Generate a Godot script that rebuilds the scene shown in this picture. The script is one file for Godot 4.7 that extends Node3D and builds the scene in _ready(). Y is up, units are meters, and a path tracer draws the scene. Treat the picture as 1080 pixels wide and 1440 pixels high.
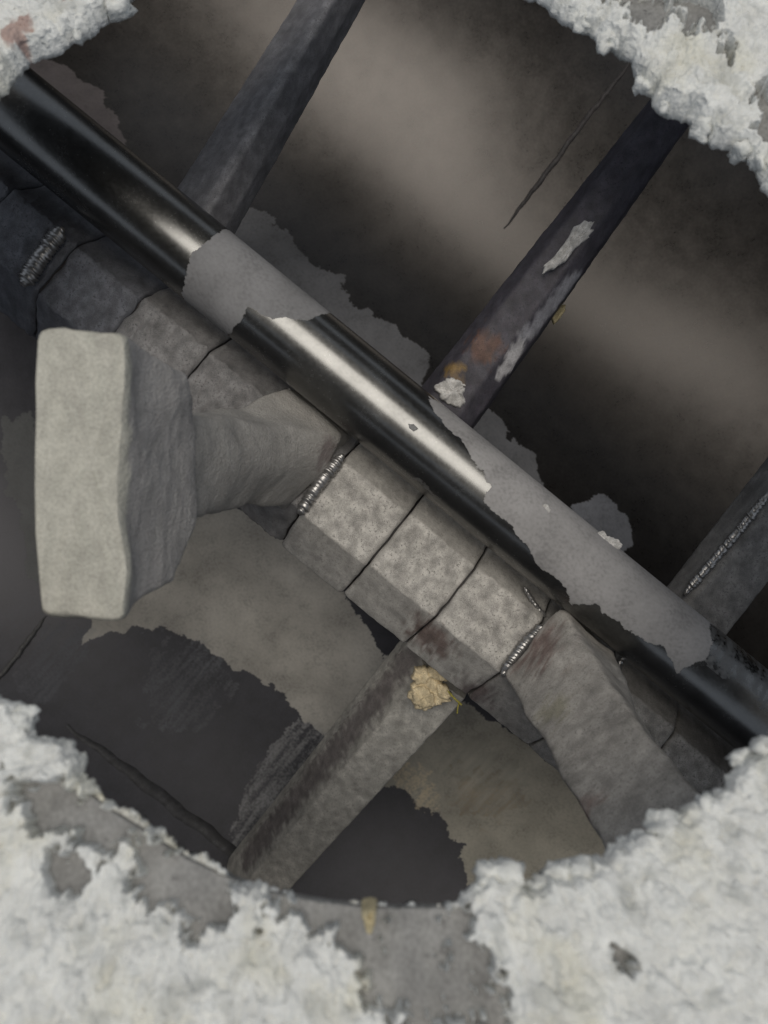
extends Node3D
# The inside of a paddle mixer seen through its round port. y is up; the shaft runs along U.
# T, N, D below: metres along the shaft, across it, and down from the eye's height EYE.

const EYE := 1.4
const U := Vector3(0.775, 0.0, 0.632)
const V := Vector3(-0.632, 0.0, 0.775)
const AXIS_N := 0.0174
const AXIS_D := 0.894
const PITCH := 0.0796

var fine := FastNoiseLite.new()
var mid := FastNoiseLite.new()
var lump := FastNoiseLite.new()
var warp := FastNoiseLite.new()
var soft := FastNoiseLite.new()
var M := {}


func _ready() -> void:
	camera_and_light()
	noises()
	materials()
	build_casing()
	build_shaft()
	build_pipe()
	build_crust()
	build_flakes()


func camera_and_light() -> void:
	var cam := Camera3D.new()
	cam.name = "camera"
	cam.fov = 60.0
	cam.near = 0.02
	cam.far = 20.0
	var at := CameraAttributesPhysical.new()
	at.frustum_focal_length = 26.0
	at.frustum_focus_distance = 0.84
	at.exposure_aperture = 5.6
	cam.attributes = at
	add_child(cam)
	cam.fov = 60.0
	cam.position = Vector3(0, EYE, 0)
	cam.rotation_degrees = Vector3(-90, 0, 0)
	cam.current = true
	var we := WorldEnvironment.new()
	we.name = "world"
	var e := Environment.new()
	e.background_mode = Environment.BG_SKY
	var sm := ProceduralSkyMaterial.new()
	sm.sky_top_color = Color(0.79, 0.825, 0.875)
	sm.sky_horizon_color = Color(0.78, 0.81, 0.85)
	sm.ground_horizon_color = Color(0.5, 0.5, 0.5)
	sm.ground_bottom_color = Color(0.4, 0.4, 0.4)
	sm.sun_angle_max = 1.0
	var sky := Sky.new()
	sky.sky_material = sm
	e.sky = sky
	e.background_energy_multiplier = 0.65
	e.tonemap_mode = Environment.TONE_MAPPER_LINEAR
	e.tonemap_exposure = 1.12
	e.sdfgi_enabled = true
	e.ssao_enabled = true
	e.ssil_enabled = true
	we.environment = e
	add_child(we)
	var sun := DirectionalLight3D.new()
	sun.name = "sun"
	sun.light_energy = 0.5
	sun.light_color = Color(1.0, 0.975, 0.94)
	sun.light_angular_distance = 38.0
	sun.shadow_enabled = true
	add_child(sun)
	sun.position = Vector3(0, 4, 0)
	sun.look_at(Vector3(0.0, 0, 0.8), Vector3(0, 0, -1))


# ---------------------------------------------------------------- helpers

func noises() -> void:
	for a in [[fine, 240.0, 3, 1], [mid, 55.0, 3, 2], [lump, 30.0, 2, 3], [warp, 28.0, 4, 4], [soft, 16.0, 1, 6]]:
		var n: FastNoiseLite = a[0]
		n.noise_type = FastNoiseLite.TYPE_SIMPLEX_SMOOTH
		n.fractal_type = FastNoiseLite.FRACTAL_FBM
		n.frequency = a[1]
		n.fractal_octaves = a[2]
		n.seed = a[3]


func at_tnd(t: float, n: float, d: float) -> Vector3:
	return U * t + V * n + Vector3(0, EYE - d, 0)


func tag(o: Node, label: String, category: String, group := "") -> void:
	o.set_meta("label", label)
	o.set_meta("category", category)
	if group != "":
		o.set_meta("group", group)


func thing(called: String, where: Vector3) -> Node3D:
	var o := Node3D.new()
	o.name = called
	add_child(o, true)
	o.position = where
	return o


# Vertices are given in world metres; the mesh is stored relative to its parents' origin.
func put(called: String, mesh: ArrayMesh, m: Material, parent: Node3D) -> MeshInstance3D:
	var o := MeshInstance3D.new()
	o.name = called
	o.mesh = mesh
	o.material_override = m
	parent.add_child(o, true)
	return o


func mesh_of(v: PackedVector3Array, idx: PackedInt32Array, origin: Vector3, cols := PackedColorArray(), uvs := PackedVector2Array(), facing := Vector3.ZERO) -> ArrayMesh:
	var nor := PackedVector3Array()
	nor.resize(v.size())
	var vol := 0.0
	var sum := Vector3.ZERO
	var c := Vector3.ZERO
	for p in v:
		c += p
	c /= v.size()
	for i in range(0, idx.size(), 3):
		var a := v[idx[i]]
		var b := v[idx[i + 1]]
		var d := v[idx[i + 2]]
		var n := (d - a).cross(b - a)
		nor[idx[i]] += n
		nor[idx[i + 1]] += n
		nor[idx[i + 2]] += n
		vol += n.dot(a - c)
		sum += n
	var turn := vol < 0.0
	if facing != Vector3.ZERO:
		turn = sum.dot(facing) < 0.0
	if turn:
		for i in range(0, idx.size(), 3):
			var k := idx[i]
			idx[i] = idx[i + 1]
			idx[i + 1] = k
	for i in nor.size():
		nor[i] = (-nor[i] if turn else nor[i]).normalized()
	var vv := v.duplicate()
	for i in vv.size():
		vv[i] -= origin
	var arr := []
	arr.resize(Mesh.ARRAY_MAX)
	arr[Mesh.ARRAY_VERTEX] = vv
	arr[Mesh.ARRAY_NORMAL] = nor
	arr[Mesh.ARRAY_INDEX] = idx
	if cols.size() == v.size():
		arr[Mesh.ARRAY_COLOR] = cols
	if uvs.size() == v.size():
		arr[Mesh.ARRAY_TEX_UV] = uvs
	var am := ArrayMesh.new()
	am.add_surface_from_arrays(Mesh.PRIMITIVE_TRIANGLES, arr)
	return am


func grid_index(rows: int, cols: int, closed: bool) -> PackedInt32Array:
	var idx := PackedInt32Array()
	var last := cols if closed else cols - 1
	for r in rows - 1:
		for k in last:
			var a := r * cols + k
			var b := r * cols + (k + 1) % cols
			idx.append_array([a, b, a + cols, b, b + cols, a + cols])
	return idx


# A closed outline with its corners rounded and its edges cut into short steps.
func outline(poly: Array, r: float, steps: int) -> PackedVector2Array:
	var out := PackedVector2Array()
	var n := poly.size()
	for i in n:
		var p: Vector2 = poly[i]
		var q: Vector2 = poly[(i + n - 1) % n]
		var s: Vector2 = poly[(i + 1) % n]
		var rr: float = min(r, 0.4 * min(p.distance_to(q), p.distance_to(s)))
		var a := p.move_toward(q, rr)
		var b := p.move_toward(s, rr)
		for k in 4:
			var f := k / 3.0
			out.append(a.lerp(p, f).lerp(p.lerp(b, f), f))
		var rs: float = min(r, 0.4 * min(s.distance_to(p), s.distance_to(poly[(i + 2) % n])))
		var e := s.move_toward(p, rs)
		for k in range(1, steps):
			out.append(b.lerp(e, float(k) / steps))
	return out


# sections: [centre, across, up, outline polygon]; all polygons have the same number of corners.
func loft(sections: Array, origin: Vector3, r: float, step: float, rough: float, tint: Callable, wave := 0.0, capped := true) -> ArrayMesh:
	var rings := []
	for s in sections:
		rings.append([s[0], s[1], s[2], outline(s[3], r, 7)])
	var v := PackedVector3Array()
	var cols := PackedColorArray()
	var m: int = rings[0][3].size()
	var list := []
	for i in rings.size() - 1:
		var n: int = max(1, int(ceil((rings[i + 1][0] as Vector3).distance_to(rings[i][0]) / step)))
		for k in n + (1 if i == rings.size() - 2 else 0):
			var f := float(k) / n
			var ring := PackedVector3Array()
			for j in m:
				var a: Vector2 = rings[i][3][j]
				var b: Vector2 = rings[i + 1][3][j]
				var p0: Vector3 = rings[i][0] + rings[i][1] * a.x + rings[i][2] * a.y
				var p1: Vector3 = rings[i + 1][0] + rings[i + 1][1] * b.x + rings[i + 1][2] * b.y
				ring.append(p0.lerp(p1, f))
			list.append(ring)
	if capped:
		for side in 2:
			var ring: PackedVector3Array = list[0] if side == 0 else list[list.size() - 1]
			var c := Vector3.ZERO
			for p in ring:
				c += p
			c /= ring.size()
			for f in [0.975, 0.8, 0.6, 0.4, 0.2, 0.0]:
				var inner := PackedVector3Array()
				for p in ring:
					inner.append(c.lerp(p, f))
				if side == 0:
					list.push_front(inner)
				else:
					list.append(inner)
	var idx := grid_index(list.size(), m, true)
	for ring in list:
		for p: Vector3 in ring:
			var q := p
			q += Vector3(mid.get_noise_3dv(p), mid.get_noise_3dv(p + Vector3(7, 0, 0)), mid.get_noise_3dv(p + Vector3(0, 7, 0))) * rough
			q += Vector3(fine.get_noise_3dv(p), fine.get_noise_3dv(p + Vector3(3, 0, 0)), fine.get_noise_3dv(p + Vector3(0, 3, 0))) * rough * 0.5
			if wave > 0.0:
				q += Vector3(soft.get_noise_3dv(p), 0.6 * soft.get_noise_3dv(p + Vector3(4, 0, 0)), soft.get_noise_3dv(p + Vector3(0, 4, 0))) * wave
			v.append(q)
			cols.append(tint.call(p))
	return mesh_of(v, idx, origin, cols)


func spotted(base: Color, spots: Array) -> Callable:
	return func(p: Vector3) -> Color:
		var k := 1.0 + 0.16 * mid.get_noise_3dv(p * 0.6) + 0.16 * fine.get_noise_3dv(p)
		var c := Color(base.r * k, base.g * k, base.b * k)
		for s in spots:
			var near: Vector3 = s[0] if s.size() < 5 else Geometry3D.get_closest_point_to_segment(p, s[0], s[4])
			var d: float = p.distance_to(near) / s[1] + 0.55 * mid.get_noise_3dv(p * 1.4 + Vector3(5, 5, 5)) + 0.4 * fine.get_noise_3dv(p)
			c = c.lerp(s[2], clampf((1.0 - d) * 2.5, 0.0, 1.0) * s[3])
		return c


# A row of overlapping ripples of weld metal along a line.
func weld(a: Vector3, b: Vector3, r: float, origin: Vector3, sag := 0.004) -> ArrayMesh:
	var v := PackedVector3Array()
	var cols := PackedColorArray()
	var n := int(a.distance_to(b) / 0.0011)
	var dir := (b - a).normalized()
	var side := dir.cross(Vector3.UP).normalized()
	var up := side.cross(dir).normalized()
	var m := 14
	for i in n + 1:
		var f := float(i) / n
		var c := a.lerp(b, f) + side * sag * 0.5 * sin(f * 3.0) + up * 0.3 * mid.get_noise_1d(f * 0.2) * r
		var ripple := fposmod(f * n / 3.6 + 0.25 * fine.get_noise_1d(f * 0.1), 1.0)
		var rr := r * (0.78 + 0.30 * sqrt(maxf(0.0, 1.0 - ripple))) * (1.0 + 0.35 * mid.get_noise_1d(f * 0.6 + r * 90.0)) * minf(1.0, 0.35 + 6.0 * minf(f, 1.0 - f))
		for k in m:
			var an := TAU * k / m
			var p := c + side * cos(an) * rr + up * sin(an) * rr * 0.75 - dir * (1.0 - absf(cos(an))) * 0.0018
			v.append(p)
			var g := 0.30 + 0.18 * fine.get_noise_3dv(p)
			cols.append(Color(g, g * 0.98, g * 0.96))
	var idx := grid_index(n + 1, m, true)
	for e in [0, n]:
		v.append(a if e == 0 else b)
		cols.append(Color(0.3, 0.3, 0.3))
		for k in m:
			idx.append_array([e * m + (k + 1) % m, e * m + k, v.size() - 1] if e == 0 else [e * m + k, e * m + (k + 1) % m, v.size() - 1])
	return mesh_of(v, idx, origin, cols)


# ---------------------------------------------------------------- materials

func noise_image(size: int, kind: int, freq: float, octaves: int, seed_: int) -> PackedByteArray:
	var n := FastNoiseLite.new()
	n.noise_type = kind
	n.frequency = freq
	n.seed = seed_
	n.fractal_octaves = octaves
	n.fractal_type = FastNoiseLite.FRACTAL_FBM if octaves > 1 else FastNoiseLite.FRACTAL_NONE
	if kind == FastNoiseLite.TYPE_CELLULAR:
		n.cellular_return_type = FastNoiseLite.RETURN_DISTANCE
	var im := n.get_seamless_image(size, size)
	im.convert(Image.FORMAT_L8)
	return im.get_data()


func grey(data: PackedByteArray, size: int) -> ImageTexture:
	return ImageTexture.create_from_image(Image.create_from_data(size, size, false, Image.FORMAT_L8, data))


func std(rough: float, metal := 0.0) -> StandardMaterial3D:
	var m := StandardMaterial3D.new()
	m.roughness = rough
	m.metallic = metal
	m.vertex_color_use_as_albedo = true
	return m


func tri(m: StandardMaterial3D, albedo: Texture2D, bump: Texture2D, scale_: float, relief: float) -> void:
	m.uv1_triplanar = true
	m.uv1_world_triplanar = true
	m.uv1_scale = Vector3.ONE * scale_
	if albedo:
		m.albedo_texture = albedo
	if bump:
		m.heightmap_enabled = true
		m.heightmap_texture = bump
		m.heightmap_scale = relief


func materials() -> void:
	var s := 512
	var a := noise_image(s, FastNoiseLite.TYPE_SIMPLEX_SMOOTH, 0.012, 5, 11)
	var b := noise_image(s, FastNoiseLite.TYPE_SIMPLEX_SMOOTH, 0.16, 2, 12)
	var c := noise_image(s, FastNoiseLite.TYPE_CELLULAR, 0.06, 1, 13)
	var d := noise_image(s, FastNoiseLite.TYPE_SIMPLEX_SMOOTH, 0.055, 3, 14)
	var cast := PackedByteArray()
	var cast_h := PackedByteArray()
	var crust_h := PackedByteArray()
	for im in [cast, cast_h, crust_h]:
		im.resize(s * s)
	cast.resize(s * s)
	cast_h.resize(s * s)
	crust_h.resize(s * s)
	for i in s * s:
		var pit := clampf((d[i] - 150) / 40.0, 0.0, 1.0) * clampf((b[i] - 110) / 50.0, 0.0, 1.0) * clampf((a[i] - 105) / 60.0, 0.0, 1.0)
		cast[i] = int(clampf(222.0 + (a[i] - 128) * 0.45 + (b[i] - 128) * 0.28 - 120.0 * pit, 40, 255))
		cast_h[i] = int(clampf(140.0 + (b[i] - 128) * 0.5 + (d[i] - 128) * 0.4 - 110.0 * pit, 0, 255))
		crust_h[i] = int(clampf(128.0 + (b[i] - 128) * 0.35 + (d[i] - 128) * 0.7 + (c[i] - 128) * 0.3, 0, 255))
	M.cast_tex = grey(cast, s)
	M.cast_bump = grey(cast_h, s)
	var dust := PackedByteArray()
	dust.resize(s * s)
	for i in s * s:
		dust[i] = int(clampf(226.0 + (a[i] - 128) * 0.10 + (b[i] - 128) * 0.22 + (d[i] - 128) * 0.15, 40, 255))
	M.dust_tex = grey(dust, s)
	M.crust_bump = grey(crust_h, s)
	var m := std(0.82)
	tri(m, M.cast_tex, M.cast_bump, 9.0, 0.06)
	M.cast = m
	m = std(0.88)
	tri(m, M.dust_tex, M.crust_bump, 12.0, 0.10)
	M.caked = m
	m = std(0.62)
	m.metallic_specular = 0.45
	tri(m, M.cast_tex, M.cast_bump, 9.0, 0.02)
	M.arm = m
	m = std(0.32, 0.75)
	M.weld = m
	m = std(0.95)
	tri(m, null, M.crust_bump, 9.0, 0.14)
	M.crust = m
	m = std(0.6)
	tri(m, M.cast_tex, M.cast_bump, 4.0, 0.012)
	M.rim = m
	m = std(0.9)
	tri(m, M.cast_tex, M.crust_bump, 16.0, 0.05)
	M.flake = m
	m = std(0.8)
	m.albedo_color = Color(1.0, 0.95, 0.45)
	M.stalk = m


# Fills an image with two surfaces: bare metal and dust, the dust inside ragged outlines.
# zones: [outline in the surface's own metres, share of dust, colour, raggedness]
func dusted(w: int, h: int, lo: Vector2, hi: Vector2, zones: Array, bare: Color, bare_rough: float, bare_metal: float, stretch: Vector2) -> Array:
	var img := Image.create(w, h, false, Image.FORMAT_RGB8)
	var orm := Image.create(w, h, false, Image.FORMAT_RGB8)
	var boxes := []
	for z in zones:
		var r := Rect2(z[0][0], Vector2.ZERO)
		for p in z[0]:
			r = r.expand(p)
		boxes.append(r.grow(0.03))
	var polys := []
	for z in zones:
		polys.append(PackedVector2Array(z[0]))
	var bl := bare.srgb_to_linear()
	for y in h:
		for x in w:
			var p := lo + (hi - lo) * Vector2((x + 0.5) / w, (y + 0.5) / h)
			var q := Vector3(p.x * stretch.x, p.y * stretch.y, 0.0)
			var g := mid.get_noise_3dv(q * 0.5)
			var f := fine.get_noise_3dv(q)
			var share := 0.0
			var col := Color(0.3, 0.3, 0.3)
			for i in zones.size():
				if not boxes[i].has_point(p):
					continue
				var z: Array = zones[i]
				var k: float = z[3]
				var o := p + Vector2(warp.get_noise_2d(q.x, q.y), warp.get_noise_2d(q.x + 9.0, q.y)) / stretch * k + Vector2(f, fine.get_noise_3dv(q + Vector3(2, 2, 2))) / stretch * k * 0.22
				if Geometry2D.is_point_in_polygon(o, polys[i]):
					var e: float = z[1] * clampf(1.02 + 0.2 * g + 0.25 * f, 0.0, 1.0)
					if z.size() > 4:
						e *= clampf(0.5 + z[4] * (warp.get_noise_2d(q.x * 3.0 + 4.0, q.y * 0.35) + 0.7 * f), 0.0, 1.0)
					if share > 0.9 and z[1] < 0.9:
						col = col.lerp(z[2], e)
					elif e > share:
						share = maxf(e, share)
						col = z[2]
			var k1 := 1.0 + 0.22 * g + 0.2 * f
			var k2 := 1.0 + 0.30 * warp.get_noise_2d(q.x * 0.35 + 6.0, q.y * 0.35) + 0.08 * g + 0.14 * f
			var c := Color(bl.r * k1, bl.g * k1, bl.b * k1).lerp(Color(col.r * k2, col.g * k2, col.b * k2), share)
			img.set_pixel(x, y, c.linear_to_srgb())
			orm.set_pixel(x, y, Color(1.0, lerpf(clampf(bare_rough + 0.03 * g + 0.04 * f, 0.1, 1.0), 0.92, share), bare_metal * (1.0 - share)))
	return [ImageTexture.create_from_image(img), ImageTexture.create_from_image(orm)]


func dust_material(t: Array, brushed := 0.0) -> StandardMaterial3D:
	var m := StandardMaterial3D.new()
	m.albedo_texture = t[0]
	m.roughness = 1.0
	m.roughness_texture = t[1]
	m.roughness_texture_channel = BaseMaterial3D.TEXTURE_CHANNEL_GREEN
	m.metallic = 1.0
	m.metallic_texture = t[1]
	m.metallic_texture_channel = BaseMaterial3D.TEXTURE_CHANNEL_BLUE
	m.anisotropy_enabled = brushed != 0.0
	m.anisotropy = brushed
	return m


# ---------------------------------------------------------------- casing

func trough_d(n: float) -> float:
	var q := n - (AXIS_N - 0.42)
	if n < AXIS_N:
		return maxf(0.985, 0.765 + sqrt(maxf(0.0, 0.2116 - q * q)))
	q = n - (AXIS_N + 0.30)
	return 0.85 + sqrt(maxf(0.0, 0.1764 - q * q))


const RIM_D := 0.483
const RIM_SLOPE := 0.338
const PORT := Vector3(-0.0080,0.9037,-0.0398)

func rim_point(x: float, y: float, h: float) -> Vector3:
	var e2 := Vector3(0, RIM_SLOPE, 1).normalized()
	var nn := Vector3(0, 1, -RIM_SLOPE).normalized()
	return PORT + Vector3(x, 0, 0) + e2 * y + nn * h


func under_rim(p: Vector3) -> Vector3:
	return Vector3(p.x, EYE - (RIM_D - RIM_SLOPE * p.z) - 0.012, p.z)


func ring_radius(edge: Array, an: float) -> float:
	var n := edge.size()
	for i in n:
		var a: Vector2 = edge[i]
		var b: Vector2 = edge[(i + 1) % n]
		var span := fposmod(b.x - a.x, TAU)
		var off := fposmod(an - a.x, TAU)
		if off <= span and span < PI:
			return lerpf(a.y, b.y, off / maxf(span, 0.0001))
	return edge[0].y


func sorted_edge(edge: Array) -> Array:
	var e := edge.duplicate()
	e.sort_custom(func(a, b): return a.x < b.x)
	return e


func half_trough(left: bool, origin: Vector3) -> ArrayMesh:
	var v := PackedVector3Array()
	var uv := PackedVector2Array()
	var n0 := AXIS_N
	var n1 := AXIS_N + 0.719 if left else AXIS_N - 0.879
	var c := AXIS_N + 0.30 if left else AXIS_N - 0.42
	var rr := 0.42 if left else 0.46
	var a0 := asin((n0 - c) / rr)
	var a1 := asin((n1 - c) / rr)
	var rows := 90
	var cols := 120
	for r in rows + 2:
		for k in cols + 1:
			var t := lerpf(-0.95, 0.95, float(k) / cols)
			var f := minf(float(r) / rows, 1.0)
			var an := lerpf(a0, a1, f)
			var n := c + rr * sin(an)
			var p := at_tnd(t, n, trough_d(n + (0.0001 if left else -0.0001)) + 0.0003 * soft.get_noise_2d(t * 0.25, n * 0.25))
			if r == rows + 1:
				p = under_rim(p)
			v.append(p)
			uv.append(Vector2((t + 0.95) / 1.9, (n - n0) / (n1 - n0)))
	return mesh_of(v, grid_index(rows + 2, cols + 1, false), origin, PackedColorArray(), uv, Vector3.UP + (-V if left else V) * 0.2)


# A bar of small section that follows a line on the trough wall.
func wall_strip(pts: Array, half: float, high: float, origin: Vector3, c: Color) -> ArrayMesh:
	var v := PackedVector3Array()
	var cols := PackedColorArray()
	var steps := 90
	for i in steps + 1:
		var f := float(i) / steps * (pts.size() - 1)
		var j := mini(int(f), pts.size() - 2)
		var p: Vector2 = (pts[j] as Vector2).lerp(pts[j + 1], f - j)
		var dir: Vector2 = ((pts[j + 1] as Vector2) - (pts[j] as Vector2)).normalized()
		var s: Vector2 = Vector2(-dir.y, dir.x)
		var wob := sqrt(sin(PI * clampf(float(i) / steps, 0.02, 0.98)))
		wob *= 1.0 + 0.15 * mid.get_noise_1d(i * 0.004)
		for k in [[-1.0, -0.004], [-0.75, high], [0.0, high * 1.25], [0.75, high], [1.0, -0.004]]:
			var q: Vector2 = p + s * half * k[0] * wob + s * half * 0.4 * mid.get_noise_1d(i * 0.0015)
			var w := at_tnd(q.x, q.y, trough_d(q.y) - k[1] * wob)
			v.append(w)
			var g := 1.0 + 0.4 * fine.get_noise_3dv(w)
			cols.append(Color(c.r * g, c.g * g, c.b * g))
	return mesh_of(v, grid_index(steps + 1, 5, false), origin, cols, PackedVector2Array(), Vector3.UP)


func build_casing() -> void:
	var o := at_tnd(0, AXIS_N, 1.26)
	var casing := thing("mixer_casing", o)
	tag(casing, "dark steel mixer casing with round port and dusty curved inner walls", "mixer casing")
	# walls
	var tan_ := Color(0.46, 0.44, 0.40)
	var lower := [
		[[Vector2(-0.211,0.413), Vector2(-0.193,0.374), Vector2(-0.164,0.347), Vector2(-0.121,0.319), Vector2(-0.062,0.311), Vector2(-0.013,0.306), Vector2(0.035,0.293), Vector2(0.086,0.298), Vector2(0.100,0.303), Vector2(0.128,0.303), Vector2(0.151,0.298), Vector2(0.160,0.165), Vector2(-0.011,0.110), Vector2(-0.136,0.111), Vector2(-0.278,0.200), Vector2(-0.285,0.311)], 1.0, tan_, 0.010],
		[[Vector2(0.085,0.305), Vector2(0.144,0.290), Vector2(0.143,0.369), Vector2(0.149,0.437), Vector2(0.154,0.493), Vector2(0.119,0.490), Vector2(0.090,0.421)], 0.6, Color(0.42, 0.42, 0.42), 0.014, 1.2],
		[[Vector2(-0.141,0.351), Vector2(-0.078,0.307), Vector2(-0.011,0.325), Vector2(-0.012,0.402), Vector2(-0.038,0.446), Vector2(-0.104,0.423)], 0.35, Color(0.26, 0.27, 0.29), 0.035, 1.1],
		[[Vector2(0.235,0.321), Vector2(0.264,0.291), Vector2(0.305,0.293), Vector2(0.340,0.288), Vector2(0.364,0.298), Vector2(0.389,0.300), Vector2(0.401,0.323), Vector2(0.429,0.333), Vector2(0.460,0.322), Vector2(0.623,0.192), Vector2(0.543,0.111), Vector2(0.378,0.122), Vector2(0.239,0.136), Vector2(0.194,0.206)], 1.0, Color(0.45, 0.43, 0.37), 0.011],
		[[Vector2(0.247,0.278), Vector2(0.267,0.247), Vector2(0.309,0.259), Vector2(0.340,0.288), Vector2(0.308,0.294), Vector2(0.266,0.293)], 0.6, Color(0.75, 0.64, 0.46), 0.02, 1.2],
		[[Vector2(0.308,0.218), Vector2(0.373,0.173), Vector2(0.416,0.192), Vector2(0.400,0.250), Vector2(0.342,0.258)], 0.45, Color(0.28, 0.20, 0.11), 0.03, 1.0],
		[[Vector2(0.265,0.228), Vector2(0.309,0.159), Vector2(0.408,0.154), Vector2(0.380,0.211), Vector2(0.321,0.234)], 0.35, Color(0.24, 0.25, 0.22), 0.03, 1.2],
		[[Vector2(-0.507,0.244), Vector2(-0.479,0.209), Vector2(-0.428,0.245), Vector2(-0.313,0.387), Vector2(-0.335,0.391), Vector2(-0.386,0.341), Vector2(-0.438,0.317)], 0.45, Color(0.2, 0.21, 0.2), 0.012],
		[[Vector2(-0.273,0.430), Vector2(-0.204,0.376), Vector2(-0.191,0.511), Vector2(-0.247,0.506)], 0.35, Color(0.16, 0.17, 0.19), 0.012, 1.2],
	]
	var upper := [
		[[Vector2(-0.413,-0.193), Vector2(-0.373,-0.210), Vector2(-0.312,-0.203), Vector2(-0.286,-0.190), Vector2(-0.242,-0.209), Vector2(-0.208,-0.188), Vector2(-0.140,-0.201), Vector2(-0.082,-0.201), Vector2(-0.057,-0.143), Vector2(-0.207,-0.124), Vector2(-0.380,-0.122)], 1.0, Color(0.135, 0.135, 0.14), 0.010],
		[[Vector2(0.006,-0.186), Vector2(0.034,-0.198), Vector2(0.061,-0.180), Vector2(0.107,-0.184), Vector2(0.140,-0.160), Vector2(0.140,-0.114), Vector2(0.020,-0.134)], 1.0, Color(0.16, 0.16, 0.165), 0.010],
		[[Vector2(0.182,-0.158), Vector2(0.211,-0.206), Vector2(0.251,-0.202), Vector2(0.283,-0.169), Vector2(0.259,-0.129), Vector2(0.201,-0.129)], 1.0, Color(0.17, 0.175, 0.19), 0.008],
		[[Vector2(-0.747,-0.165), Vector2(-0.703,-0.192), Vector2(-0.644,-0.193), Vector2(-0.577,-0.173), Vector2(-0.540,-0.140), Vector2(-0.541,-0.080), Vector2(-0.718,-0.111)], 0.4, Color(0.12, 0.105, 0.115), 0.012],
	]
	var bare := Color(0.25, 0.24, 0.232)
	var tl := dusted(1280, 640, Vector2(-0.95, AXIS_N), Vector2(0.95, AXIS_N + 0.719), lower, Color(0.285, 0.285, 0.305), 0.5, 0.2, Vector2.ONE)
	var tu := dusted(1280, 640, Vector2(-0.95, AXIS_N), Vector2(0.95, AXIS_N - 0.879), upper, bare, 0.30, 0.75, Vector2.ONE)
	var w1 := put("trough_wall", half_trough(true, o), dust_material(tl), casing)
	w1.set_meta("label", "curved steel wall with pale dust flaked off in dark patches")
	var w2 := put("trough_wall", half_trough(false, o), dust_material(tu, -0.3), casing)
	w2.set_meta("label", "dark polished curved steel wall with soft sheen behind the pipe")
	var plain := StandardMaterial3D.new()
	plain.albedo_color = Color(0.25, 0.25, 0.27)
	plain.roughness = 0.5
	plain.metallic = 0.6
	# the step between the two troughs
	var v := PackedVector3Array()
	for k in 41:
		var t := lerpf(-0.95, 0.95, k / 40.0)
		v.append(at_tnd(t, AXIS_N, 0.98))
		v.append(at_tnd(t, AXIS_N, 1.15))
	put("ridge", mesh_of(v, grid_index(41, 2, false), o, PackedColorArray(), PackedVector2Array(), V), plain, casing)
	for s in [-1.0, 1.0]:
		v = PackedVector3Array()
		for k in 61:
			var n := lerpf(AXIS_N - 0.879, AXIS_N + 0.719, k / 60.0)
			var p := at_tnd(s * 0.95, n, trough_d(n) + 0.01)
			v.append(p)
			v.append(under_rim(p))
		put("end_wall", mesh_of(v, grid_index(61, 2, false), o, PackedColorArray(), PackedVector2Array(), -U * s), plain, casing)
	# seams
	put("seam", wall_strip([Vector2(-0.153,0.505), Vector2(-0.012,0.500), Vector2(0.158,0.498), Vector2(0.254,0.499)], 0.009, 0.003, o, Color(0.10, 0.10, 0.105)), M.arm, casing)
	put("seam", wall_strip([Vector2(-0.278,0.417), Vector2(-0.271,0.472), Vector2(-0.261,0.559)], 0.004, 0.004, o, Color(0.16, 0.16, 0.16)), M.arm, casing)
	put("seam", wall_strip([Vector2(-0.119,-0.408), Vector2(-0.121,-0.488), Vector2(-0.123,-0.588), Vector2(-0.121,-0.670)], 0.0045, 0.0015, o, Color(0.06, 0.055, 0.055)), M.arm, casing)
	# the plate round the port
	var hole := sorted_edge([Vector2(2.594,0.2472), Vector2(2.465,0.2389), Vector2(2.341,0.2334), Vector2(2.224,0.2323), Vector2(2.064,0.2313), Vector2(1.891,0.2346), Vector2(1.753,0.2363), Vector2(1.623,0.2374), Vector2(1.467,0.2399), Vector2(1.398,0.2420), Vector2(1.262,0.2479), Vector2(1.105,0.2527), Vector2(0.950,0.2565), Vector2(0.706,0.2662), Vector2(0.521,0.2730), Vector2(0.346,0.2750), Vector2(0.122,0.2787), Vector2(-0.155,0.2878), Vector2(-0.399,0.2989), Vector2(-0.584,0.3087), Vector2(-0.808,0.3231), Vector2(-0.955,0.3291), Vector2(-1.118,0.3461), Vector2(-1.230,0.3570), Vector2(-1.331,0.3629), Vector2(-1.523,0.3727), Vector2(-1.731,0.3839), Vector2(-1.926,0.3865), Vector2(-2.068,0.3791), Vector2(-2.147,0.3712), Vector2(-2.309,0.3631), Vector2(-2.483,0.3446), Vector2(-2.730,0.3154), Vector2(-3.032,0.2820), Vector2(2.932,0.2609)])
	M.hole = hole
	v = PackedVector3Array()
	var cols := PackedColorArray()
	var na := 360
	var lines := [[0.0, -0.009], [0.0006, -0.0012], [0.002, 0.0], [0.02, 0.0], [0.06, 0.0], [0.10, 0.0], [-1.0, 0.0], [-1.0, -0.009], [0.10, -0.009], [0.0, -0.009]]
	for l in lines:
		for k in na:
			var an := TAU * k / na
			var r: float = 0.56 if l[0] < 0.0 else ring_radius(hole, an) + l[0]  # plate stops short of the walls; unseen gap added to let skylight in
			var p := rim_point(cos(an) * r, sin(an) * r, l[1])
			v.append(p)
			var g := 0.27 + 0.05 * warp.get_noise_3dv(p) + 0.03 * fine.get_noise_3dv(p)
			cols.append(Color(g, g, g * 0.97))
	var plate := put("port_plate", mesh_of(v, grid_index(lines.size(), na, true), o, cols), M.rim, casing)
	plate.set_meta("label", "flat grey steel plate with the round port cut in it")


# ---------------------------------------------------------------- shaft and paddles

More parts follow.
